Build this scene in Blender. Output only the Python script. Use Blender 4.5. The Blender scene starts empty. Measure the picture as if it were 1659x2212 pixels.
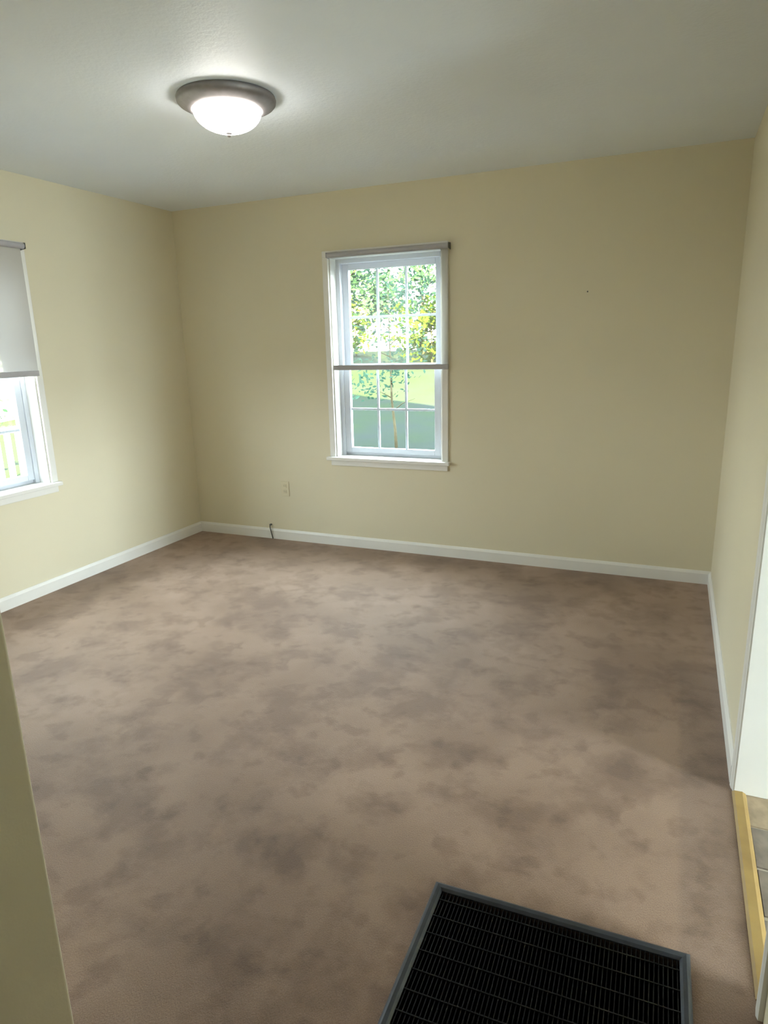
import bpy, bmesh, math, random
from mathutils import Vector, Matrix
random.seed(7)
C = bpy.context.scene.collection
SC = bpy.context.scene

# ------------------------------------------------------------------ camera
F_PX, YAW, PITCH, ROLL, CAM_H = 1435.27, -0.412556, -0.247857, -0.025388, 1.45746
cy, sy, cp, sp = math.cos(YAW), math.sin(YAW), math.cos(PITCH), math.sin(PITCH)
fw = Vector((sy*cp, cy*cp, sp)); rt = Vector((cy, -sy, 0)); up = rt.cross(fw)
rr = math.cos(ROLL)*rt + math.sin(ROLL)*up
uu = -math.sin(ROLL)*rt + math.cos(ROLL)*up
cam = bpy.data.objects.new('camera', bpy.data.cameras.new('camera'))
C.objects.link(cam)
cam.matrix_world = Matrix(((rr.x, uu.x, -fw.x, 0), (rr.y, uu.y, -fw.y, 0),
                           (rr.z, uu.z, -fw.z, CAM_H), (0, 0, 0, 1)))
cam.data.sensor_fit = 'HORIZONTAL'; cam.data.sensor_width = 36.0
cam.data.lens = 36.0*F_PX/1659.0
cam.data.clip_start = 0.02; cam.data.clip_end = 400
SC.camera = cam

# ------------------------------------------------------------------ world, sun, daylight, exposure
SKY = 54.0
SUN = 330.0
KITCHEN_DAY = 165.0
LAMP = 22.0
HALL_FILL = 1.6
CEIL = 2.44
world = bpy.data.worlds.new('sky'); SC.world = world; world.use_nodes = True
wn = world.node_tree.nodes; wl = world.node_tree.links; wn.clear()
w_out = wn.new('ShaderNodeOutputWorld'); w_bg = wn.new('ShaderNodeBackground')
w_tc = wn.new('ShaderNodeTexCoord'); w_sep = wn.new('ShaderNodeSeparateXYZ'); w_rmp = wn.new('ShaderNodeValToRGB')
wl.new(w_tc.outputs['Generated'], w_sep.inputs[0]); wl.new(w_sep.outputs['Z'], w_rmp.inputs[0])
w_rmp.color_ramp.elements[0].position = 0.0; w_rmp.color_ramp.elements[0].color = (0.42, 0.435, 0.45, 1)   # overcast-like: brighter towards the zenith
w_rmp.color_ramp.elements[1].position = 1.0; w_rmp.color_ramp.elements[1].color = (0.72, 0.87, 1.0, 1)
wl.new(w_rmp.outputs[0], w_bg.inputs[0]); w_bg.inputs[1].default_value = SKY
wl.new(w_bg.outputs[0], w_out.inputs[0])

def light(name, kind, loc, direction, energy, color, sx=1, sy_=1):
    d = bpy.data.lights.new(name, kind); d.energy = energy; d.color = color
    o = bpy.data.objects.new(name, d); C.objects.link(o); o.location = loc
    o.rotation_euler = Vector(direction).to_track_quat('-Z', 'Y').to_euler()
    if kind == 'AREA':
        d.shape = 'RECTANGLE'; d.size = sx; d.size_y = sy_
    return o
sun = light('sun', 'SUN', (6, -10, 12), (-0.45, 0.893, -0.45), SUN, (1.0, 0.92, 0.32)); sun.data.angle = math.radians(0.6)
light('kitchen_daylight', 'AREA', (3.72, 0.85, 1.06), (-1, 0, 0), KITCHEN_DAY, (0.86, 0.94, 1.0), 0.8, 1.9)
light('hall_fill', 'AREA', (-0.42, -1.0, CEIL-.02), (0, 0, -1), HALL_FILL, (0.90, 0.96, 1.0), 0.30, 0.30)  # unseen fill light added to brighten the hall wall, no fitting there
SC.view_settings.view_transform = 'Standard'; SC.view_settings.look = 'None'
SC.view_settings.gamma = 1.0; SC.view_settings.use_curve_mapping = False
SC.view_settings.exposure = 0.28
SC.cycles.max_bounces = 14; SC.cycles.diffuse_bounces = 8; SC.cycles.transparent_max_bounces = 24
SC.cycles.use_denoising = True

# ------------------------------------------------------------------ helpers
def mat(name, color, rough=0.6, metal=0.0, spec=0.5, var=0.0, vscale=4.0, bump=0.0, bscale=200.0, color2=None, detail=3.0):
    m = bpy.data.materials.new(name); m.use_nodes = True
    n, l = m.node_tree.nodes, m.node_tree.links
    b = n['Principled BSDF']
    b.inputs['Roughness'].default_value = rough; b.inputs['Metallic'].default_value = metal
    b.inputs['Specular IOR Level'].default_value = spec
    tc = n.new('ShaderNodeTexCoord')
    nz = n.new('ShaderNodeTexNoise'); nz.inputs['Scale'].default_value = vscale; nz.inputs['Detail'].default_value = detail
    l.new(tc.outputs['Object'], nz.inputs['Vector'])
    r = n.new('ShaderNodeValToRGB'); l.new(nz.outputs['Fac'], r.inputs[0])
    c2 = color2 or tuple(c*(1-var) for c in color)
    r.color_ramp.elements[0].position = 0.35; r.color_ramp.elements[0].color = (*c2, 1)
    r.color_ramp.elements[1].position = 0.65; r.color_ramp.elements[1].color = (*color, 1)
    l.new(r.outputs[0], b.inputs['Base Color'])
    if bump:
        nb = n.new('ShaderNodeTexNoise'); nb.inputs['Scale'].default_value = bscale; nb.inputs['Detail'].default_value = 4
        l.new(tc.outputs['Object'], nb.inputs['Vector'])
        bp = n.new('ShaderNodeBump'); bp.inputs['Strength'].default_value = bump; bp.inputs['Distance'].default_value = 0.002
        l.new(nb.outputs['Fac'], bp.inputs['Height']); l.new(bp.outputs[0], b.inputs['Normal'])
    return m

def add_box(bm, x0, x1, y0, y1, z0, z1):
    v = [bm.verts.new(p) for p in ((x0,y0,z0),(x1,y0,z0),(x1,y1,z0),(x0,y1,z0),(x0,y0,z1),(x1,y0,z1),(x1,y1,z1),(x0,y1,z1))]
    return [bm.faces.new([v[i] for i in f]) for f in ((3,2,1,0),(4,5,6,7),(0,1,5,4),(1,2,6,5),(2,3,7,6),(3,0,4,7))]

def add_prism(bm, prof, fn0, fn1):
    """closed profile extruded between two point functions"""
    a = [bm.verts.new(fn0(*q)) for q in prof]; b = [bm.verts.new(fn1(*q)) for q in prof]
    n = len(prof)
    for i in range(n):
        bm.faces.new((a[i], a[(i+1) % n], b[(i+1) % n], b[i]))
    bm.faces.new(a[::-1]); bm.faces.new(b)

def add_lathe(bm, prof, cx=0, cy_=0, seg=48):
    rings = []
    for r, z in prof:
        if r < 1e-6: rings.append([bm.verts.new((cx, cy_, z))])
        else: rings.append([bm.verts.new((cx+r*math.cos(2*math.pi*i/seg), cy_+r*math.sin(2*math.pi*i/seg), z)) for i in range(seg)])
    for A, B in zip(rings, rings[1:]):
        for i in range(seg):
            j = (i+1) % seg
            if len(A) == 1 and len(B) == 1: continue
            if len(A) == 1: bm.faces.new((A[0], B[i], B[j]))
            elif len(B) == 1: bm.faces.new((A[i], A[j], B[0]))
            else: bm.faces.new((A[i], A[j], B[j], B[i]))

def add_tube(bm, pts, rad, seg=10):
    pts = [Vector(p) for p in pts]; rings = []
    for i, p in enumerate(pts):
        t = (pts[min(i+1, len(pts)-1)] - pts[max(i-1, 0)]).normalized()
        a = t.orthogonal().normalized() if i == 0 else (rings[-1][1] - t*rings[-1][1].dot(t)).normalized()
        b = t.cross(a); r = rad[i] if isinstance(rad, (list, tuple)) else rad
        rings.append(([bm.verts.new(p + r*(math.cos(2*math.pi*k/seg)*a + math.sin(2*math.pi*k/seg)*b)) for k in range(seg)], a))
    for (A, _), (B, _) in zip(rings, rings[1:]):
        for k in range(seg): bm.faces.new((A[k], A[(k+1) % seg], B[(k+1) % seg], B[k]))
    bm.faces.new(rings[0][0][::-1]); bm.faces.new(rings[-1][0])

def link(name, bm, m, parent=None, bevel=0.0, smooth=False, seg=2):
    bmesh.ops.recalc_face_normals(bm, faces=bm.faces)
    me = bpy.data.meshes.new(name); bm.to_mesh(me); bm.free()
    if m: me.materials.append(m)
    if smooth:
        for p in me.polygons: p.use_smooth = True
    o = bpy.data.objects.new(name, me); C.objects.link(o)
    if parent: o.parent = parent
    if bevel:
        b = o.modifiers.new('bevel', 'BEVEL'); b.width = bevel; b.segments = seg; b.limit_method = 'ANGLE'
    return o

def box(name, dims, m, parent=None, bevel=0.0, seg=2):
    bm = bmesh.new(); add_box(bm, *dims); return link(name, bm, m, parent, bevel, seg=seg)

def boxes(name, lst, m, parent=None, bevel=0.0):
    bm = bmesh.new()
    for d in lst: add_box(bm, *d)
    return link(name, bm, m, parent, bevel)

def empty(name, loc=(0, 0, 0)):
    o = bpy.data.objects.new(name, None); C.objects.link(o); o.location = loc; o.empty_display_size = 0.1; return o
def tag(o, label, cat, group=None):
    o['label'] = label; o['category'] = cat
    if group: o['group'] = group
    return o
def struct(o): o['kind'] = 'structure'; return o

# ------------------------------------------------------------------ materials
M = {}
M['wall'] = mat('cream_wall_paint', (0.72, 0.665, 0.50), 0.55, spec=0.3, var=0.03, vscale=1.2, bump=0.15, bscale=170)
M['hall'] = M['wall']
M['ceil'] = mat('textured_ceiling_paint', (0.80, 0.86, 0.925), 0.55, spec=0.35, var=0.03, vscale=2.0, bump=0.75, bscale=60)
M['trim'] = mat('white_semigloss_trim', (0.80, 0.79, 0.75), 0.35, spec=0.5, var=0.03, vscale=6)
M['vinyl'] = mat('white_vinyl', (0.60, 0.63, 0.69), 0.35, spec=0.5, var=0.02)
M['muntin'] = mat('white_muntin', (0.60, 0.67, 0.75), 0.4, var=0.02)
M['kwall'] = mat('white_kitchen_paint', (0.78, 0.78, 0.75), 0.55, var=0.03, bump=0.1)
M['nickel'] = mat('brushed_nickel', (0.27, 0.25, 0.25), 0.55, metal=0.6, var=0.12, vscale=30)
M['shade_metal'] = mat('grey_shade_rail', (0.42, 0.41, 0.43), 0.5, var=0.05, vscale=20)
M['dark'] = mat('dark_bracket', (0.10, 0.10, 0.09), 0.5, var=0.1)
M['strip'] = mat('honey_oak_strip', (0.36, 0.235, 0.075), 0.5, color2=(0.28, 0.175, 0.055), vscale=9, bump=0.1, bscale=80)
M['grille_frame'] = mat('grey_blue_metal', (0.060, 0.066, 0.080), 0.40, metal=0.3, var=0.25, vscale=25, bump=0.1)
M['grille'] = mat('black_metal_bars', (0.0085, 0.008, 0.0075), 0.6, spec=0.15, var=0.35, vscale=20)
M['duct'] = mat('dark_duct', (0.012, 0.010, 0.008), 0.9, spec=0.1, color2=(0.003, 0.003, 0.003), vscale=9)
M['plate'] = mat('painted_outlet_plate', (0.71, 0.65, 0.47), 0.45, var=0.03)
M['cable'] = mat('dark_cable', (0.035, 0.03, 0.02), 0.5, var=0.2)
M['siding'] = mat('white_siding', (0.80, 0.82, 0.84), 0.6, var=0.05)
M['shingle'] = mat('grey_shingle', (0.22, 0.25, 0.28), 0.8, var=0.3, vscale=8)
M['deck'] = mat('deck_boards', (0.35, 0.30, 0.26), 0.7, var=0.25, vscale=6)
M['rail'] = mat('white_railing_paint', (0.82, 0.82, 0.83), 0.5, var=0.04)
M['bark'] = mat('tan_bark', (0.048, 0.041, 0.025), 1.0, spec=0.0, var=0.4, vscale=14, bump=0.5, bscale=40)
M['concrete'] = mat('grey_foundation', (0.4, 0.4, 0.38), 0.85, var=0.2)

def leaf_mat(name, c1, c2):
    m = bpy.data.materials.new(name); m.use_nodes = True
    n, l = m.node_tree.nodes, m.node_tree.links; n.clear()
    out = n.new('ShaderNodeOutputMaterial'); mx = n.new('ShaderNodeMixShader'); mx.inputs[0].default_value = 0.4
    d = n.new('ShaderNodeBsdfDiffuse'); t = n.new('ShaderNodeBsdfTranslucent')
    tc = n.new('ShaderNodeTexCoord'); nz = n.new('ShaderNodeTexNoise'); nz.inputs['Scale'].default_value = 1.3; nz.inputs['Detail'].default_value = 4
    r = n.new('ShaderNodeValToRGB'); r.color_ramp.elements[0].position = .35; r.color_ramp.elements[1].position = .65
    r.color_ramp.elements[0].color = (*c1, 1); r.color_ramp.elements[1].color = (*c2, 1)
    l.new(tc.outputs['Object'], nz.inputs['Vector']); l.new(nz.outputs['Fac'], r.inputs[0])
    l.new(r.outputs[0], d.inputs[0]); l.new(r.outputs[0], t.inputs[0])
    l.new(d.outputs[0], mx.inputs[1]); l.new(t.outputs[0], mx.inputs[2]); l.new(mx.outputs[0], out.inputs[0])
    return m
M['leaf'] = leaf_mat('green_leaves', (0.010, 0.024, 0.017), (0.025, 0.050, 0.034))
M['leaf_lime'] = leaf_mat('lime_leaves', (0.014, 0.026, 0.005), (0.032, 0.046, 0.008))

def glass_mat():
    m = bpy.data.materials.new('window_glass'); m.use_nodes = True
    n, l = m.node_tree.nodes, m.node_tree.links; n.clear()
    out = n.new('ShaderNodeOutputMaterial'); mx = n.new('ShaderNodeMixShader')
    t = n.new('ShaderNodeBsdfTransparent'); t.inputs[0].default_value = (0.95, 0.98, 0.97, 1)
    g = n.new('ShaderNodeBsdfGlossy'); g.inputs['Roughness'].default_value = 0.03
    fr = n.new('ShaderNodeLayerWeight'); fr.inputs[0].default_value = 0.5
    pw = n.new('ShaderNodeMath'); pw.operation = 'POWER'; pw.inputs[1].default_value = 5.0; l.new(fr.outputs['Facing'], pw.inputs[0])
    ma = n.new('ShaderNodeMath'); ma.operation = 'MULTIPLY_ADD'; ma.inputs[1].default_value = 0.6; ma.inputs[2].default_value = 0.025; l.new(pw.outputs[0], ma.inputs[0])
    l.new(ma.outputs[0], mx.inputs[0]); l.new(t.outputs[0], mx.inputs[1]); l.new(g.outputs[0], mx.inputs[2]); l.new(mx.outputs[0], out.inputs[0])
    return m
M['glass'] = glass_mat()

def sheer_mat():
    m = bpy.data.materials.new('sheer_shade_fabric'); m.use_nodes = True
    n, l = m.node_tree.nodes, m.node_tree.links; n.clear()
    out = n.new('ShaderNodeOutputMaterial'); mx = n.new('ShaderNodeMixShader'); mx2 = n.new('ShaderNodeMixShader')
    t = n.new('ShaderNodeBsdfTransparent'); d = n.new('ShaderNodeBsdfDiffuse'); tl = n.new('ShaderNodeBsdfTranslucent')
    d.inputs[0].default_value = (0.75, 0.715, 0.66, 1); tl.inputs[0].default_value = (0.055, 0.054, 0.052, 1)
    mx2.inputs[0].default_value = 0.4
    # woven: fine thread grid, and less see-through the more it is seen edge-on
    tc = n.new('ShaderNodeTexCoord'); wv = n.new('ShaderNodeTexWave'); wv.inputs['Scale'].default_value = 120
    l.new(tc.outputs['Object'], wv.inputs['Vector'])
    lw = n.new('ShaderNodeLayerWeight'); lw.inputs[0].default_value = 0.5
    rg = n.new('ShaderNodeMapRange'); rg.inputs['From Min'].default_value = 0.11; rg.inputs['From Max'].default_value = 0.195
    rg.inputs['To Min'].default_value = 0.30; rg.inputs['To Max'].default_value = 0.985
    l.new(lw.outputs['Facing'], rg.inputs['Value'])
    ad = n.new('ShaderNodeMath'); ad.operation = 'MULTIPLY_ADD'; ad.inputs[1].default_value = 0.03
    l.new(wv.outputs['Fac'], ad.inputs[0]); l.new(rg.outputs[0], ad.inputs[2])
    l.new(ad.outputs[0], mx.inputs[0]); l.new(t.outputs[0], mx.inputs[1]); l.new(mx2.outputs[0], mx.inputs[2])
    l.new(d.outputs[0], mx2.inputs[1]); l.new(tl.outputs[0], mx2.inputs[2]); l.new(mx.outputs[0], out.inputs[0])
    return m
M['sheer'] = sheer_mat()

def lamp_mat():
    m = bpy.data.materials.new('lit_frosted_glass'); m.use_nodes = True
    b = m.node_tree.nodes['Principled BSDF']
    b.inputs['Base Color'].default_value = (0.9, 0.9, 0.88, 1); b.inputs['Roughness'].default_value = 0.3
    b.inputs['Emission Color'].default_value = (1.0, 0.955, 0.89, 1); b.inputs['Emission Strength'].default_value = LAMP
    return m
M['lamp'] = lamp_mat()

def carpet_mat():
    m = bpy.data.materials.new('taupe_carpet'); m.use_nodes = True
    n, l = m.node_tree.nodes, m.node_tree.links; b = n['Principled BSDF']
    b.inputs['Roughness'].default_value = 0.50; b.inputs['Specular IOR Level'].default_value = 0.20
    b.inputs['Sheen Weight'].default_value = 0.25; b.inputs['Sheen Roughness'].default_value = 0.6
    b.inputs['Sheen Tint'].default_value = (0.9, 0.85, 0.82, 1)
    tc = n.new('ShaderNodeTexCoord')
    def noise(scale, detail, dist, vec=None, rough=0.5):
        z = n.new('ShaderNodeTexNoise'); z.inputs['Scale'].default_value = scale; z.inputs['Detail'].default_value = detail
        z.inputs['Distortion'].default_value = dist; z.inputs['Roughness'].default_value = rough
        l.new(vec or tc.outputs['Object'], z.inputs['Vector']); return z.outputs['Fac']
    def ramp(fac, p0, p1, c0, c1):
        r = n.new('ShaderNodeValToRGB'); l.new(fac, r.inputs[0])
        r.color_ramp.elements[0].position = p0; r.color_ramp.elements[1].position = p1
        r.color_ramp.elements[0].color = (*c0, 1); r.color_ramp.elements[1].color = (*c1, 1); return r.outputs[0]
    def mul(a, bb):
        x = n.new('ShaderNodeMix'); x.data_type = 'RGBA'; x.blend_type = 'MULTIPLY'; x.inputs[0].default_value = 1
        l.new(a, x.inputs[6]); l.new(bb, x.inputs[7]); return x.outputs[2]
    base = ramp(noise(1.9, 4, 0.3), 0.36, 0.64, (0.238, 0.142, 0.086), (0.335, 0.215, 0.145))
    smudge = ramp(noise(4.0, 5, 0.1, None, 0.6), 0.39, 0.53, (0.70, 0.645, 0.585), (1, 1, 1))       # trodden nap
    prints = ramp(noise(9.0, 4, 0.15), 0.35, 0.45, (0.78, 0.735, 0.69), (1, 1, 1))       # foot and vacuum marks
    fib = ramp(noise(320, 2, 0.0), 0.3, 0.7, (0.80, 0.80, 0.80), (1.15, 1.15, 1.15))
    # a darker, straight-edged strip of nap along the right wall
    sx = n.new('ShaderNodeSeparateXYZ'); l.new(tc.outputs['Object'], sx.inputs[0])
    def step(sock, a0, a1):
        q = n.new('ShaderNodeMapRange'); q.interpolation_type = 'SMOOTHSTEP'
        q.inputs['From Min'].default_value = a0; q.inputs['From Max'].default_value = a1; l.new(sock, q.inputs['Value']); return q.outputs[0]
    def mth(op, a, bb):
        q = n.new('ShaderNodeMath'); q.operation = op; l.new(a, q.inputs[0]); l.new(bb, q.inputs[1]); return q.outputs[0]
    strip_mask = mth('MULTIPLY', step(sx.outputs['X'], 0.10, 0.125), step(sx.outputs['Y'], 3.06, 3.02))
    strip_tone = ramp(strip_mask, 0.0, 1.0, (1, 1, 1), (0.84, 0.84, 0.85))
    l.new(mul(mul(mul(mul(base, smudge), prints), fib), strip_tone), b.inputs['Base Color'])
    mp = n.new('ShaderNodeMapping'); mp.inputs['Scale'].default_value = (1.6, 1, 1); mp.inputs['Rotation'].default_value = (0, 0, 0.7)
    l.new(tc.outputs['Object'], mp.inputs[0])
    bp = n.new('ShaderNodeBump'); bp.inputs['Strength'].default_value = 0.6; bp.inputs['Distance'].default_value = 0.006
    l.new(noise(170, 4, 0.2, mp.outputs[0], 0.7), bp.inputs['Height']); l.new(bp.outputs[0], b.inputs['Normal'])
    return m
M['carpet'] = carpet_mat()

def lawn_mat():
    m = bpy.data.materials.new('lawn_grass'); m.use_nodes = True
    n, l = m.node_tree.nodes, m.node_tree.links; b = n['Principled BSDF']
    b.inputs['Roughness'].default_value = 1.0; b.inputs['Specular IOR Level'].default_value = 0.0
    tc = n.new('ShaderNodeTexCoord'); nz = n.new('ShaderNodeTexNoise'); nz.inputs['Scale'].default_value = 0.9; nz.inputs['Detail'].default_value = 8
    l.new(tc.outputs['Object'], nz.inputs['Vector'])
    r = n.new('ShaderNodeValToRGB'); l.new(nz.outputs['Fac'], r.inputs[0])
    r.color_ramp.elements[0].position = .3; r.color_ramp.elements[0].color = (0.0102, 0.0122, 0.0112, 1)
    r.color_ramp.elements[1].position = .7; r.color_ramp.elements[1].color = (0.0098, 0.0134, 0.0084, 1)
    l.new(r.outputs[0], b.inputs['Base Color']); return m
M['lawn'] = lawn_mat()

# ------------------------------------------------------------------ room shell
XL, XR, YB, YF, CZ = -3.505, 0.280, 4.247, 0.779, 2.44
HX = -1.123                     # hall wall left of the camera
OY0, OY1, OH = 1.405, 2.178, 2.05   # opening to the kitchen in the right wall
KX, WT = 0.400, 0.16            # kitchen side of the right wall, outer wall thickness
W1 = dict(u0=-2.222, u1=-1.415, z0=0.673, z1=2.03)   # back window
W2 = dict(u0=2.075, u1=2.880, z0=0.676, z1=2.03)     # left window

def wall_open(name, axis, a0, a1, t0, t1, op, m, zt=CZ):
    """a wall running along axis with one opening op=(u0,u1,z0,z1)"""
    u0, u1, z0, z1 = op; L = [(a0, u0, 0, zt), (u1, a1, 0, zt), (u0, u1, z1, zt)]
    if z0 > 0: L.append((u0, u1, 0, z0))
    bm = bmesh.new()
    for p, q, r, s in L:
        if axis == 'x': add_box(bm, p, q, t0, t1, r, s)
        else: add_box(bm, t0, t1, p, q, r, s)
    bmesh.ops.remove_doubles(bm, verts=bm.verts, dist=1e-5)
    return struct(link(name, bm, m))
wall_open('wall_back', 'x', XL, XR, YB, YB+WT, (W1['u0'], W1['u1'], W1['z0']-.02, W1['z1']+.012), M['wall'])
wall_open('wall_left', 'y', YF-0.12, YB+WT, XL-WT, XL, (W2['u0'], W2['u1'], W2['z0']-.02, W2['z1']+.012), M['wall'])
wall_open('wall_right', 'y', -2.15, YB+WT, XR, KX, (OY0-.018, OY1+.018, 0, OH+.018), M['wall'])
# front wall of the room turning into the hall wall: one L shape with a rounded corner bead
bm = bmesh.new()
prof = [(XL, YF), (XL, YF-.12), (HX-.12, YF-.12), (HX-.12, -2.15), (HX, -2.15)]
rc = 0.012
prof += [(HX-rc+rc*math.cos(a), YF-rc+rc*math.sin(a)) for a in [i*math.pi/16 for i in range(9)]]
add_prism(bm, prof, lambda x, y: (x, y, 0), lambda x, y: (x, y, CZ))
struct(link('wall_front', bm, M['wall']))
struct(box('wall_hall', (HX-.12, KX, -2.30, -2.15, 0, CZ), M['wall']))
# kitchen walls
struct(box('wall_kitchen_back', (KX, 3.55, 3.0, 3.12, 0, CZ), M['kwall']))
struct(box('wall_kitchen_front', (KX, 3.55, -1.62, -1.50, 0, CZ), M['kwall']))
wall_open('wall_kitchen_right', 'y', -1.5, 3.0, 3.42, 3.55, (0.42, 1.28, 0.0, 2.06), M['kwall'])
# ceiling slab and the attic above
struct(box('ceiling', (XL-WT, 3.6, -2.4, YB+WT, CZ, CZ+.16), M['ceil']))
bm = bmesh.new()
RP = [(-3.66, 2.6), (-3.66, 5.6), (-2.9, 6.08), (3.6, 2.86), (3.6, 2.6)]
add_prism(bm, RP, lambda x, z: (x, -2.4, z), lambda x, z: (x, YB+WT, z))
struct(link('wall_gable', bm, M['siding']))
bm = bmesh.new()
RF = [(-4.05, 5.39), (-2.9, 6.12), (3.95, 2.73), (6.4, 2.52), (6.4, 2.64), (3.95, 2.85), (-2.9, 6.24), (-4.05, 5.51)]  # long low kitchen-side eave added, unseen, to keep sun out of the glazed door
add_prism(bm, RF, lambda x, z: (x, -2.8, z), lambda x, z: (x, 4.8, z))
struct(link('roof', bm, M['shingle']))

# floor: carpet with a cut-out for the return-air grille
GX0, GX1, GY0, GY1 = -0.500, 0.143, 0.815, 1.463
GA = 0.022                      # the grille sits a little out of square
gcx, gcy = (GX0+GX1)/2, (GY0+GY1)/2
def grot(x, y, z):
    dx, dy = x-gcx, y-gcy
    return (gcx+dx*math.cos(GA)-dy*math.sin(GA), gcy+dx*math.sin(GA)+dy*math.cos(GA), z)
hw = 0.018
hole = [grot(GX0+hw, GY0+hw, 0), grot(GX1-hw, GY0+hw, 0), grot(GX1-hw, GY1-hw, 0), grot(GX0+hw, GY1-hw, 0)]
outer = [(XL, -2.15, 0), (XR+.012, -2.15, 0), (XR+.012, YB, 0), (XL, YB, 0)]
bm = bmesh.new()
ho = [bm.verts.new(p) for p in hole]; ou = [bm.verts.new(p) for p in outer]
for i in range(4):
    j = (i+1) % 4; bm.faces.new((ou[i], ou[j], ho[j], ho[i]))
hb = [bm.verts.new((p[0], p[1], -0.03)) for p in hole]
for i in range(4):
    j = (i+1) % 4; bm.faces.new((ho[i], ho[j], hb[j], hb[i]))
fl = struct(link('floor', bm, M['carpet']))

# baseboards with an eased top
def baseboard(name, p0, p1, inward, h=0.080, t=0.014):
    p0, p1, n = Vector(p0), Vector(p1), Vector(inward)
    prof = [(0, 0), (t, 0), (t, h-.016), (t*.72, h-.009), (t*.45, h-.003), (t*.30, h), (0, h)]
    bm = bmesh.new()
    add_prism(bm, prof, lambda a, z: (p0.x+n.x*a, p0.y+n.y*a, z), lambda a, z: (p1.x+n.x*a, p1.y+n.y*a, z))
    return struct(link(name, bm, M['trim']))
baseboard('baseboard_back', (XL, YB), (XR, YB), (0, -1))
baseboard('baseboard_left', (XL, YF), (XL, YB-.014), (1, 0))
baseboard('baseboard_right', (XR, OY1+.051), (XR, YB-.014), (-1, 0))
baseboard('baseboard_front', (XL+.014, YF), (HX-.03, YF), (0, 1))

# cased opening to the kitchen
def casing_profile(w, t):
    return [(0, 0), (w, 0), (w, t*.75), (w-.010, t), (w*.35, t*.85), (w*.22, t*.6), (0.006, t*.6), (0, t*.45)]
tr = struct(empty('trim_1', (XR, (OY0+OY1)/2, 0)))
def vcasing(x, side, ye, dy, z1):
    """casing on wall face x (side = outward x direction), edge at ye, widening along dy"""
    bm = bmesh.new()
    add_prism(bm, casing_profile(.046, .014), lambda w, t: (x+side*t, ye+dy*(w+.004), 0), lambda w, t: (x+side*t, ye+dy*(w+.004), z1))
    return bm
ox, oy = XR, (OY0+OY1)/2
def child_shift(o, base):
    for v in o.data.vertices: v.co -= Vector(base)
    return o
for (x, s) in ((XR, -1), (KX, 1)):
    for ye, dy in ((OY1, 1), (OY0, -1)):
        child_shift(link('casing', vcasing(x, s, ye, dy, OH+.004), M['trim'], tr), (XR, oy, 0))
    child_shift(box('head_casing', (min(x, x+s*.014), max(x, x+s*.014), OY0-.050, OY1+.050, OH+.004, OH+.052), M['trim'], tr, .003), (XR, oy, 0))
child_shift(box('jamb', (XR-.004, KX+.004, OY1, OY1+.018, 0, OH+.018), M['trim'], tr, .0015), (XR, oy, 0))
child_shift(box('jamb', (XR-.004, KX+.004, OY0-.018, OY0, 0, OH+.018), M['trim'], tr, .0015), (XR, oy, 0))
child_shift(box('head_jamb', (XR-.004, KX+.004, OY0, OY1, OH, OH+.018), M['trim'], tr, .0015), (XR, oy, 0))
# oak transition strip
bm = bmesh.new()
sp_ = [(0.270, 0), (0.270, .003), (0.277, .008), (0.300, .009), (0.309, .004), (0.312, 0)]
add_prism(bm, sp_, lambda x, z: (x, OY0, z), lambda x, z: (x, OY1, z))
tag(link('threshold_strip', bm, M['strip']), 'honey coloured wooden threshold strip along the edge of the carpet', 'threshold')

# kitchen floor of individual stone-look tiles
kf = struct(box('floor_kitchen', (0.30, 3.42, -1.5, 3.0, -0.02, -0.004), mat('pale_grout', (0.46, 0.40, 0.32), 0.8, var=.2)))
tcols = [(0.23, 0.185, 0.145), (0.40, 0.30, 0.195), (0.28, 0.25, 0.21), (0.33, 0.25, 0.17), (0.20, 0.175, 0.15), (0.45, 0.36, 0.26)]
tms = [mat('stone_tile_%s' % w, c, 0.4, var=0.35, vscale=16, bump=0.15, bscale=60) for w, c in zip(('umber', 'tan', 'grey', 'brown', 'slate', 'sand'), tcols)]
tmesh = []
for k, mm in enumerate(tms):
    for v in range(2):
        bm = bmesh.new(); rnd = random.Random(k*7+v)
        a, bb = 0.1025, (0.0885 if v == 0 else 0.0585)
        w = lambda: rnd.uniform(0, .006)
        q = [(-a+w(), -bb+w()), (a-w(), -bb+w()), (a-w(), bb-w()), (-a+w(), bb-w())]
        lo = [bm.verts.new((x, y, -.005)) for x, y in q]; hi = [bm.verts.new((x*.985, y*.98, .0)) for x, y in q]
        for i in range(4): bm.faces.new((lo[i], lo[(i+1) % 4], hi[(i+1) % 4], hi[i]))
        bm.faces.new(hi); bmesh.ops.recalc_face_normals(bm, faces=bm.faces)
        me = bpy.data.meshes.new('tile'); bm.to_mesh(me); bm.free(); me.materials.append(mm); tmesh.append((k, v, me))
rk = random.Random(3)
y = OY1 - 0.155 + 0.088 - 0.0
rows = []
yy = 2.022
while yy > -0.2:
    v = rk.choice((0, 1)); h = .18 if v == 0 else .12; rows.append((yy-h/2, v)); yy -= h
yy = 2.022
while yy < 2.95:
    v = rk.choice((0, 1)); h = .18 if v == 0 else .12
    if yy + h > 2.98: break
    rows.append((yy+h/2, v)); yy += h
for i, (yc, v) in enumerate(rows):
    xx = 0.318 + (0.0 if i % 2 else -0.0)
    off = rk.uniform(-.09, .0)
    for j in range(13):
        xc = .415 + off + j*.21
        lo_, hi_ = max(.308, xc-.103), xc+.103
        if hi_-lo_ < .03 or hi_ > 3.41: continue
        k = rk.randrange(6); me = [m_ for kk, vv, m_ in tmesh if kk == k and vv == v][0]
        o = bpy.data.objects.new('tile', me); C.objects.link(o); o.location = ((lo_+hi_)/2, yc, 0.0); o.scale = ((hi_-lo_)/.206, 1, 1); o.parent = kf

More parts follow.
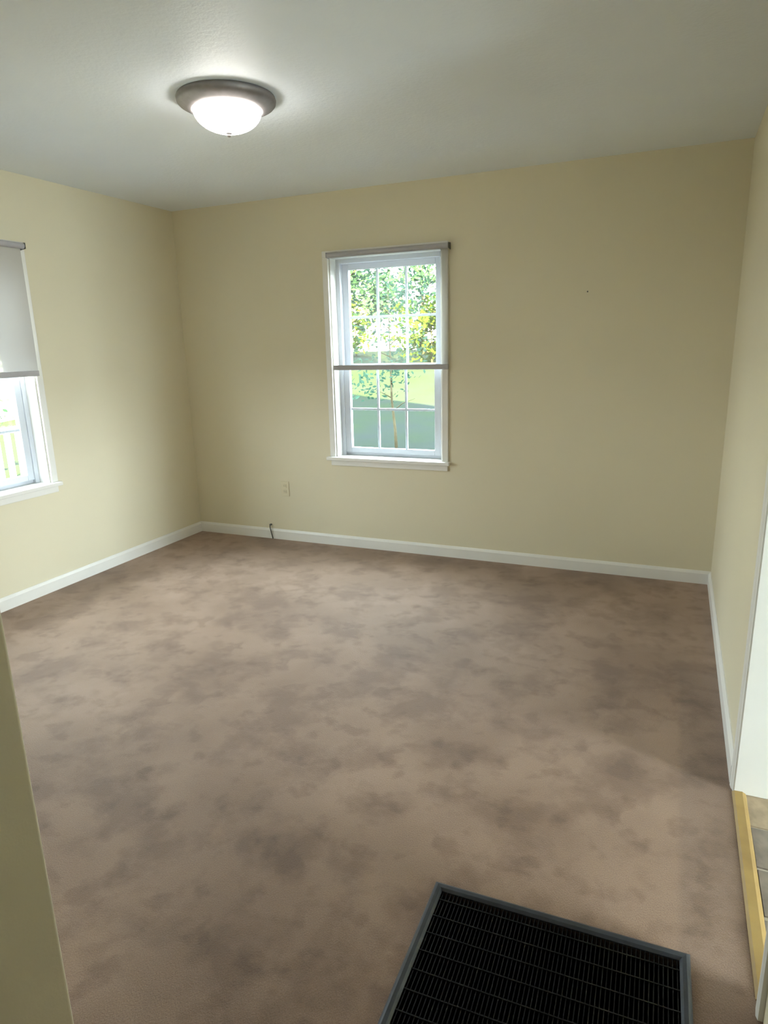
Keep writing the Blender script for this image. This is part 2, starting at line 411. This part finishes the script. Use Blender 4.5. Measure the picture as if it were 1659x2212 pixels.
# ------------------------------------------------------------------ windows
def make_window(name, W, T, base):
    """T maps (u along the wall, d outwards, z) to the world"""
    u0, u1, z0, z1 = W['u0'], W['u1'], W['z0'], W['z1']
    root = struct(empty(name, base)); B = Vector(base)
    def bx(bm, a0, a1, d0, d1, c0, c1):
        fs = [(a0,d0,c0),(a1,d0,c0),(a1,d1,c0),(a0,d1,c0),(a0,d0,c1),(a1,d0,c1),(a1,d1,c1),(a0,d1,c1)]
        v = [bm.verts.new(Vector(T(*p))-B) for p in fs]
        for f in ((3,2,1,0),(4,5,6,7),(0,1,5,4),(1,2,6,5),(2,3,7,6),(3,0,4,7)): bm.faces.new([v[i] for i in f])
    def part(nm, lst, m, parent=None, bev=.0025):
        bm = bmesh.new()
        for d in lst: bx(bm, *d)
        return link(nm, bm, m, parent or root, bev)
    cw = 0.044
    part('casing', [(u0-cw, u0, -.015, 0, z0, z1+.002)], M['trim'], bev=.004)
    part('casing', [(u1, u1+cw, -.015, 0, z0, z1+.002)], M['trim'], bev=.004)
    part('head_casing', [(u0-cw, u1+cw, -.015, 0, z1, z1+.042)], M['trim'], bev=.004)
    part('stool', [(u0-cw-.022, u1+cw+.012, -.040, 0, z0-.024, z0), (u0+.001, u1-.001, 0, .105, z0-.024, z0)], M['trim'], bev=.004)
    part('apron', [(u0-cw+.004, u1+cw-.004, -.013, 0, z0-.064, z0-.0245)], M['trim'], bev=.003)
    part('jamb', [(u0, u0+.010, 0, WT, z0, z1)], M['trim'])
    part('jamb', [(u1-.010, u1, 0, WT, z0, z1)], M['trim'])
    part('head_jamb', [(u0+.010, u1-.010, 0, WT, z1-.004, z1+.010)], M['trim'])
    part('outer_sill', [(u0, u1, .106, WT+.04, z0-.03, z0-.002)], M['vinyl'])
    fw_ = .030
    part('vinyl_frame', [(u0+.010, u0+.010+fw_, .078, .158, z0, z1-.004), (u1-.010-fw_, u1-.010, .078, .158, z0, z1-.004),
                         (u0+.010+fw_, u1-.010-fw_, .078, .158, z1-.034, z1-.004), (u0+.010+fw_, u1-.010-fw_, .100, .158, z0, z0+.022)], M['vinyl'], bev=.003)
    a, b = u0+.010+fw_, u1-.010-fw_
    zm = 1.300
    for nm, zz0, zz1, d0, rb, rt_ in (('lower_sash', z0+.022, zm+.014, .084, .036, .030), ('upper_sash', zm-.014, z1-.034, .120, .038, .040)):
        d1 = d0+.034; st = .045
        s = part(nm, [(a, a+st, d0, d1, zz0, zz1), (b-st, b, d0, d1, zz0, zz1), (a+st, b-st, d0, d1, zz0, zz0+rb), (a+st, b-st, d0, d1, zz1-rt_, zz1)], M['vinyl'], bev=.003)
        ga, gb, gz0, gz1 = a+st, b-st, zz0+rb, zz1-rt_
        dm = (d0+d1)/2
        for k in (1, 2):
            um = ga+(gb-ga)*k/3; part('muntin', [(um-.008, um+.008, dm-.007, dm+.007, gz0, gz1)], M['muntin'], s, .002)
        zc = (gz0+gz1)/2
        part('muntin', [(ga, gb, dm-.0065, dm+.0065, zc-.008, zc+.008)], M['muntin'], s, .002)
        for k in range(3):
            for (p0, p1) in ((gz0, zc-.008), (zc+.008, gz1)):
                um0 = ga+(gb-ga)*k/3+(.008 if k else 0); um1 = ga+(gb-ga)*(k+1)/3-(.008 if k < 2 else 0)
                bm = bmesh.new(); bx(bm, um0, um1, dm-.002, dm+.002, p0, p1); link('pane', bm, M['glass'], s)
        if nm == 'lower_sash':
            part('sash_lock', [((a+b)/2-.03, (a+b)/2+.03, d0+.004, d0+.030, zz1, zz1+.012)], M['vinyl'], s, .004)
    return root
Tb = lambda u, d, z: (u, YB+d, z)
Tl = lambda u, d, z: (XL-d, u, z)
make_window('window_1', W1, Tb, ((W1['u0']+W1['u1'])/2, YB, W1['z0']))
make_window('window_2', W2, Tl, (XL, (W2['u0']+W2['u1'])/2, W2['z0']))
# glazed door from the kitchen to the yard
def plain_window(name, axis, c0, c1, t, z0, z1, n):
    r = struct(empty(name, (0, 0, 0)))
    def bx(p, q, a, b_, r0, r1): return (p, q, a, b_, r0, r1) if axis == 'x' else (a, b_, p, q, r0, r1)
    f = .05
    boxes('sash', [bx(c0, c0+f, t, t+.05, z0, z1), bx(c1-f, c1, t, t+.05, z0, z1), bx(c0+f, c1-f, t, t+.05, z0, z0+f), bx(c0+f, c1-f, t, t+.05, z1-f, z1)], M['vinyl'], r)
    zc = 0.9
    boxes('lock_rail', [bx(c0+f, c1-f, t, t+.05, zc-.02, zc+.02)], M['vinyl'], r)
    for a0, a1 in ((z0+f, zc-.02), (zc+.02, z1-f)): boxes('pane', [bx(c0+f, c1-f, t+.023, t+.027, a0, a1)], M['glass'], r)
plain_window('door_1', 'y', 0.42, 1.28, 3.46, 0.005, 2.06, 1)

# ------------------------------------------------------------------ roller shades
def make_shade(T, base, ua, ub, ztop, zbar, label):
    B = Vector(base); root = tag(empty('roller_shade', base), label, 'roller shade', 'half lowered roller shades')
    P = lambda u, d, z: Vector(T(u, d, z))-B
    bm = bmesh.new(); add_tube(bm, [P(ua+.006, -.045, ztop-.020), P(ub-.006, -.045, ztop-.020)], .0165, 20)
    link('roller_tube', bm, M['shade_metal'], root, smooth=False)
    for u in (ua, ub-.004):
        bm = bmesh.new(); q = [P(u+a, d, z) for a in (0, .004) for d, z in ((-.0152, ztop), (-.0152, ztop-.042), (-.062, ztop-.036), (-.062, ztop-.004))]
        v = [bm.verts.new(p) for p in q]
        for f in ((0,1,2,3),(7,6,5,4),(0,4,5,1),(1,5,6,2),(2,6,7,3),(3,7,4,0)): bm.faces.new([v[i] for i in f])
        link('bracket', bm, M['dark'] if u != ua else M['shade_metal'], root, .001)
    bm = bmesh.new()
    n = 12; zs = [ztop-.022-(ztop-.022-zbar)*i/n for i in range(n+1)]
    A = [bm.verts.new(P(ua+.012, -.0285-.002*math.sin(math.pi*i/n), z)) for i, z in enumerate(zs)]
    Bv = [bm.verts.new(P(ub-.012, -.0285-.002*math.sin(math.pi*i/n), z)) for i, z in enumerate(zs)]
    for i in range(n): bm.faces.new((A[i], A[i+1], Bv[i+1], Bv[i]))
    link('shade_fabric', bm, M['sheer'], root, smooth=True)
    bm = bmesh.new(); q = [(-.036, zbar+.020), (-.036, zbar-.010), (-.030, zbar-.014), (-.022, zbar-.010), (-.022, zbar+.020)]
    add_prism(bm, q, lambda d, z: P(ua+.012, d, z), lambda d, z: P(ub-.012, d, z))
    link('hem_bar', bm, M['shade_metal'], root, .002)
    return root
make_shade(Tb, (-1.78, YB, 2.05), -2.212, -1.352, 2.060, 1.300, 'white roller shade half lowered over the window in the far wall')
make_shade(Tl, (XL, 2.47, 2.05), 2.045, 2.897, 2.066, 1.335, 'white roller shade half lowered over the window at the left edge')

# ------------------------------------------------------------------ ceiling light
LX, LY = -1.760, 2.534
cl = tag(empty('ceiling_light', (LX, LY, CZ)), 'round flush ceiling light with lit frosted dome and grey metal ring', 'ceiling light')
bm = bmesh.new()
add_lathe(bm, [(0.0, -.001), (.196, -.001), (.199, -.010), (.197, -.020), (.190, -.028), (.176, -.035), (.160, -.043), (.145, -.049), (.138, -.049), (.138, -.035), (0.0, -.030)], seg=64)
link('metal_ring', bm, M['nickel'], cl, smooth=True)
bm = bmesh.new()
dome = [(.1375, -.040)] + [(.1375*math.cos(t), -.046-.083*math.sin(t)) for t in [i*math.pi/2/14 for i in range(14)]] + [(0.0, -.129)]
add_lathe(bm, dome, seg=64); link('glass_dome', bm, M['lamp'], cl, smooth=True)
bm = bmesh.new()
add_lathe(bm, [(0, -.1285), (.012, -.1285), (.012, -.132), (.007, -.134), (.009, -.138), (.006, -.143), (0, -.145)], seg=24)
link('finial', bm, M['nickel'], cl, smooth=True)

# ------------------------------------------------------------------ floor grille
gr = tag(empty('floor_grille', (gcx, gcy, 0)), 'square black return-air floor grille with a grey metal frame set in the carpet', 'floor grille')
gr.rotation_euler = (0, 0, GA)
hx_, hy_ = (GX1-GX0)/2, (GY1-GY0)/2
fwid = .024
def frame_bar(sx_, sy_, long_x):
    """one mitred side of the raised frame"""
    L = hx_ if long_x else hy_; off = hy_ if long_x else hx_; sgn = sy_ if long_x else sx_
    prof = [(0, 0), (0.0, .006), (.004, .010), (.009, .012), (fwid-.006, .010), (fwid, .004), (fwid, 0)]
    def f(end):
        def g(w, z):
            a = end*(L-w); b = sgn*(off-w)
            return (a, b, z) if long_x else (b, a, z)
        return g
    bm = bmesh.new(); add_prism(bm, prof, f(-1), f(1)); return bm
for sx_, sy_, lx in ((0, 1, True), (0, -1, True), (1, 0, False), (-1, 0, False)):
    link('frame_side', frame_bar(sx_, sy_, lx), M['grille_frame'], gr)
ix, iy = hx_-fwid, hy_-fwid
bm = bmesh.new(); add_box(bm, -.0011, .0011, -iy-.004, iy+.004, -.014, .002)
bmesh.ops.recalc_face_normals(bm, faces=bm.faces); me_bar = bpy.data.meshes.new('grille_bar'); bm.to_mesh(me_bar); bm.free(); me_bar.materials.append(M['grille'])
nb = 58
for i in range(nb):
    o = bpy.data.objects.new('grille_bar', me_bar); C.objects.link(o); o.parent = gr; o.location = (-ix+2*ix*(i+.5)/nb, 0, 0)
bm = bmesh.new(); add_box(bm, -ix-.004, ix+.004, -.0016, .0016, -.018, .0035)
bmesh.ops.recalc_face_normals(bm, faces=bm.faces); me_cb = bpy.data.meshes.new('cross_bar'); bm.to_mesh(me_cb); bm.free(); me_cb.materials.append(M['grille'])
nc = 11
for i in range(nc):
    o = bpy.data.objects.new('cross_bar', me_cb); C.objects.link(o); o.parent = gr; o.location = (0, -iy+2*iy*(i+.5)/nc, 0)
bm = bmesh.new()
dx_, dy_ = hx_-hw, hy_-hw
for d in ((-dx_, dx_, -dy_, dy_, -.36, -.34), (-dx_, -dx_+.004, -dy_, dy_, -.34, -.03), (dx_-.004, dx_, -dy_, dy_, -.34, -.03),
          (-dx_, dx_, -dy_, -dy_+.004, -.34, -.03), (-dx_, dx_, dy_-.004, dy_, -.34, -.03)): add_box(bm, *d)
link('duct_box', bm, M['duct'], gr)

# ------------------------------------------------------------------ small things on the back wall
ol = tag(empty('wall_outlet', (-2.675, YB, .405)), 'cream painted power outlet low on the wall left of the far window', 'outlet')
box('cover_plate', (-.036, .036, -.006, 0, -.058, .058), M['plate'], ol, .003)
for dz in (-.022, .022):
    r = box('receptacle', (-.016, .016, -.0085, -.004, dz-.013, dz+.013), M['plate'], ol, .003)
    for dx in (-.006, .006): box('slot', (dx-.001, dx+.001, -.0088, -.0080, dz-.003, dz+.005), M['cable'], r)
bm = bmesh.new()
add_tube(bm, [(-2.822, YB+.01, .108), (-2.822, YB-.008, .110), (-2.823, YB-.022, .104), (-2.819, YB-.026, .085), (-2.812, YB-.024, .050), (-2.806, YB-.022, .016), (-2.800, YB-.026, .004)], .0038, 8)
cb = link('coax_cable', bm, M['cable'], None, smooth=True)
tag(cb, 'short dark cable stub hanging over the baseboard of the far wall', 'cable')
bm = bmesh.new(); add_tube(bm, [(-2.822, YB-.001, .110), (-2.822, YB-.020, .112)], .0075, 12); link('cable_connector', bm, M['dark'], cb)
bm = bmesh.new(); add_tube(bm, [(-.515, YB+.01, 1.722), (-.515, YB-.012, 1.725), (-.515, YB-.013, 1.725)], [.0018, .0018, .0045], 10)
tag(link('wall_nail', bm, M['dark']), 'small dark nail in the bare wall right of the far window', 'nail')

# ------------------------------------------------------------------ outdoors
def gz(y_): return -0.6 if y_ < 5 else (-0.6+.07*(y_-5) if y_ < 26 else .87+.01*(y_-26))
bm = bmesh.new()
xs = [-70+4*i for i in range(41)]; ys = [-30+2.0*i for i in range(66)]
gv = [[bm.verts.new((x, y_, gz(y_)+.03*math.sin(x*.7)*math.cos(y_*.5))) for x in xs] for y_ in ys]
for i in range(len(ys)-1):
    for j in range(len(xs)-1): bm.faces.new((gv[i][j], gv[i][j+1], gv[i+1][j+1], gv[i+1][j]))
struct(link('ground', bm, M['lawn'], smooth=True))
struct(boxes('wall_foundation', [(XL-WT, 3.55, -2.3, -2.2, -.7, -.04), (XL-WT, 3.55, YB+.05, YB+WT, -.7, -.02), (XL-WT, XL-.05, -2.2, YB+.05, -.7, -.02), (3.45, 3.55, -2.2, YB+.05, -.7, -.04)], M['concrete']))

def tree(x, y_, h, trunk_h, cr, n, ls, label, group=None, lm='leaf', trunk_r=.12, seed=0, squash=.8, lean=0.0):
    rnd = random.Random(seed); g = gz(y_)-.08
    t = tag(empty('tree', (x, y_, g)), label, 'tree', group)
    bm = bmesh.new()
    add_tube(bm, [(0, 0, 0), (lean*.3, .02, trunk_h*.5), (lean*.6, -.02, trunk_h), (lean, 0, h*.85)], [trunk_r, trunk_r*.8, trunk_r*.65, trunk_r*.15], 8)
    tips = []
    for k in range(9):
        a = k*2.4+rnd.random(); z = trunk_h*.8+(h*.85-trunk_h*.8)*k/9; r = cr*rnd.uniform(.5, .85)*(1 if trunk_r > .04 else .55)
        tip = (lean+r*math.cos(a), r*math.sin(a), z+r*.5); tips.append(tip)
        add_tube(bm, [(lean*.6, 0, z), (r*.5*math.cos(a)+lean, r*.5*math.sin(a), z+r*.32), tip], [trunk_r*.35, trunk_r*.22, trunk_r*.08], 6)
    link('trunk', bm, M['bark'], t, smooth=True)
    vs, fs = [], []
    czc = (trunk_h+h)/2; ch = (h-trunk_h)/2
    blobs = [(rnd.gauss(0, .45), rnd.gauss(0, .45), rnd.uniform(-.85, .85), rnd.uniform(.25, .5)) for _ in range(26)]
    for i in range(n):
        bx_, by_, bz_, br = rnd.choice(blobs)
        u = Vector((rnd.gauss(0, 1), rnd.gauss(0, 1), rnd.gauss(0, 1))).normalized()*br*rnd.random()**.4
        c = Vector((lean+(bx_+u.x)*cr, (by_+u.y)*cr, czc+(bz_+u.z*.8)*ch))
        d = Vector((rnd.gauss(0, 1), rnd.gauss(0, 1), rnd.gauss(0, .6))).normalized(); e = d.orthogonal().normalized()
        s = ls*rnd.uniform(.6, 1.2); k = len(vs)
        vs += [c-d*s, c+e*s*.45, c+d*s, c-e*s*.45]; fs.append((k, k+1, k+2, k+3))
    me = bpy.data.meshes.new('foliage'); me.from_pydata(vs, [], fs); me.materials.append(M[lm])
    o = bpy.data.objects.new('foliage', me); C.objects.link(o); o.parent = t
    return t
tree(-4.12, 10.0, 3.1, .9, .95, 750, .045, 'thin young tree with a tan trunk in the middle of the far window', lm='leaf', trunk_r=.030, seed=1, lean=-.1)
tree(-9.6, 19.0, 7.5, 2.0, 1.7, 5200, .13, 'leafy tree filling the upper left panes of the far window', seed=2)
tree(-11.3, 31.0, 8.5, 1.2, 2.4, 1500, .20, 'pale distant tree behind the middle panes of the far window', seed=3)
tree(-7.1, 23.0, 6.8, 1.7, 1.15, 1500, .12, 'airy tree showing in the upper right panes of the far window', seed=4)
tree(-8.4, 24.0, 2.4, .2, 1.3, 1300, .13, 'yellow green bush at the lower right of the upper sash', lm='leaf_lime', seed=5, trunk_r=.05)
tree(-14.4, 30.0, 3.0, .3, 1.6, 900, .16, 'low green bush in front of the white house', lm='leaf_lime', seed=6, trunk_r=.06)

def house(x0, x1, y0, y1, g, eave, ridge, label, boards=0):
    t = tag(empty('house', (x0, y0, g)), label, 'house')
    w, d, e = x1-x0, y1-y0, eave-g
    bm = bmesh.new(); add_box(bm, 0, w, 0, d, 0, e)
    if boards:
        for i in range(boards):
            z = e*i/boards
            add_prism(bm, [(0, z), (.03, z), (.008, z+e/boards), (0, z+e/boards)], lambda a, zz: (w+a, 0, zz), lambda a, zz: (w+a, d, zz))
    link('wall', bm, M['siding'], t)
    bm = bmesh.new(); add_prism(bm, [(-.3, e-.05), (d/2, ridge-g), (d+.3, e-.05), (d/2, e-.04)], lambda yy_, zz: (-.3, yy_, zz), lambda yy_, zz: (w+.3, yy_, zz))
    link('roof', bm, M['shingle'], t)
    for k in range(2):
        f = box('window', (w*(.2+.4*k), w*(.2+.4*k)+.9, -.05, .0, e*.4, e*.8), M['vinyl'], t)
        box('pane', (w*(.2+.4*k)+.08, w*(.2+.4*k)+.82, -.06, -.051, e*.4+.08, e*.8-.08), M['glass'], f)
    return t
house(-23.5, -16.2, 40.0, 46.0, gz(40)-.1, 3.4, 4.6, 'white house with a grey roof behind the trees of the far window')
house(-26.0, -15.0, 6.0, 24.0, -.75, 3.4, 6.0, 'white sided house beyond the porch railing at the left window', boards=26)
tree(-9.0, 6.2, 2.3, 1.0, .42, 320, .06, 'small green tree beyond the porch railing at the left window', seed=9, trunk_r=.025)

# porch outside the left window
PX = -5.2
struct(boxes('porch_deck', [(PX-.15, XL-WT-.005, 1.0+.15*i, 1.0+.15*i+.142, -.16, -.12) for i in range(28)], M['deck']))
pr = tag(empty('porch_railing', (PX, 3.1, -.12)), 'white porch railing with square balusters outside the left window', 'railing')
box('top_rail', (-.045, .045, -2.0, 2.0, .92, .965), M['rail'], pr, .006)
box('bottom_rail', (-.03, .03, -2.0, 2.0, .09, .13), M['rail'], pr, .004)
for yy in (-2.05, 0.0 - .35, 2.05): box('post', (-.05, .05, yy-.05, yy+.05, 0, 1.05), M['rail'], pr, .006)
bm = bmesh.new(); add_box(bm, -.018, .018, -.018, .018, .13, .92); bmesh.ops.recalc_face_normals(bm, faces=bm.faces)
me_b = bpy.data.meshes.new('baluster'); bm.to_mesh(me_b); bm.free(); me_b.materials.append(M['rail'])
yy = -1.92
while yy < 1.95:
    if abs(yy+.35) > .08:
        o = bpy.data.objects.new('baluster', me_b); C.objects.link(o); o.parent = pr; o.location = (0, yy, 0)
    yy += .105

# light portals at the glazed openings help the sky find its way in
for nm, loc, d, a, b in (('portal_back', ((W1['u0']+W1['u1'])/2, YB+.20, 1.35), (0, -1, 0), .82, 1.4), ('portal_left', (XL-.20, (W2['u0']+W2['u1'])/2, 1.35), (1, 0, 0), .82, 1.4)):
    o = light(nm, 'AREA', loc, d, 1.0, (1, 1, 1), a, b); o.data.cycles.is_portal = True
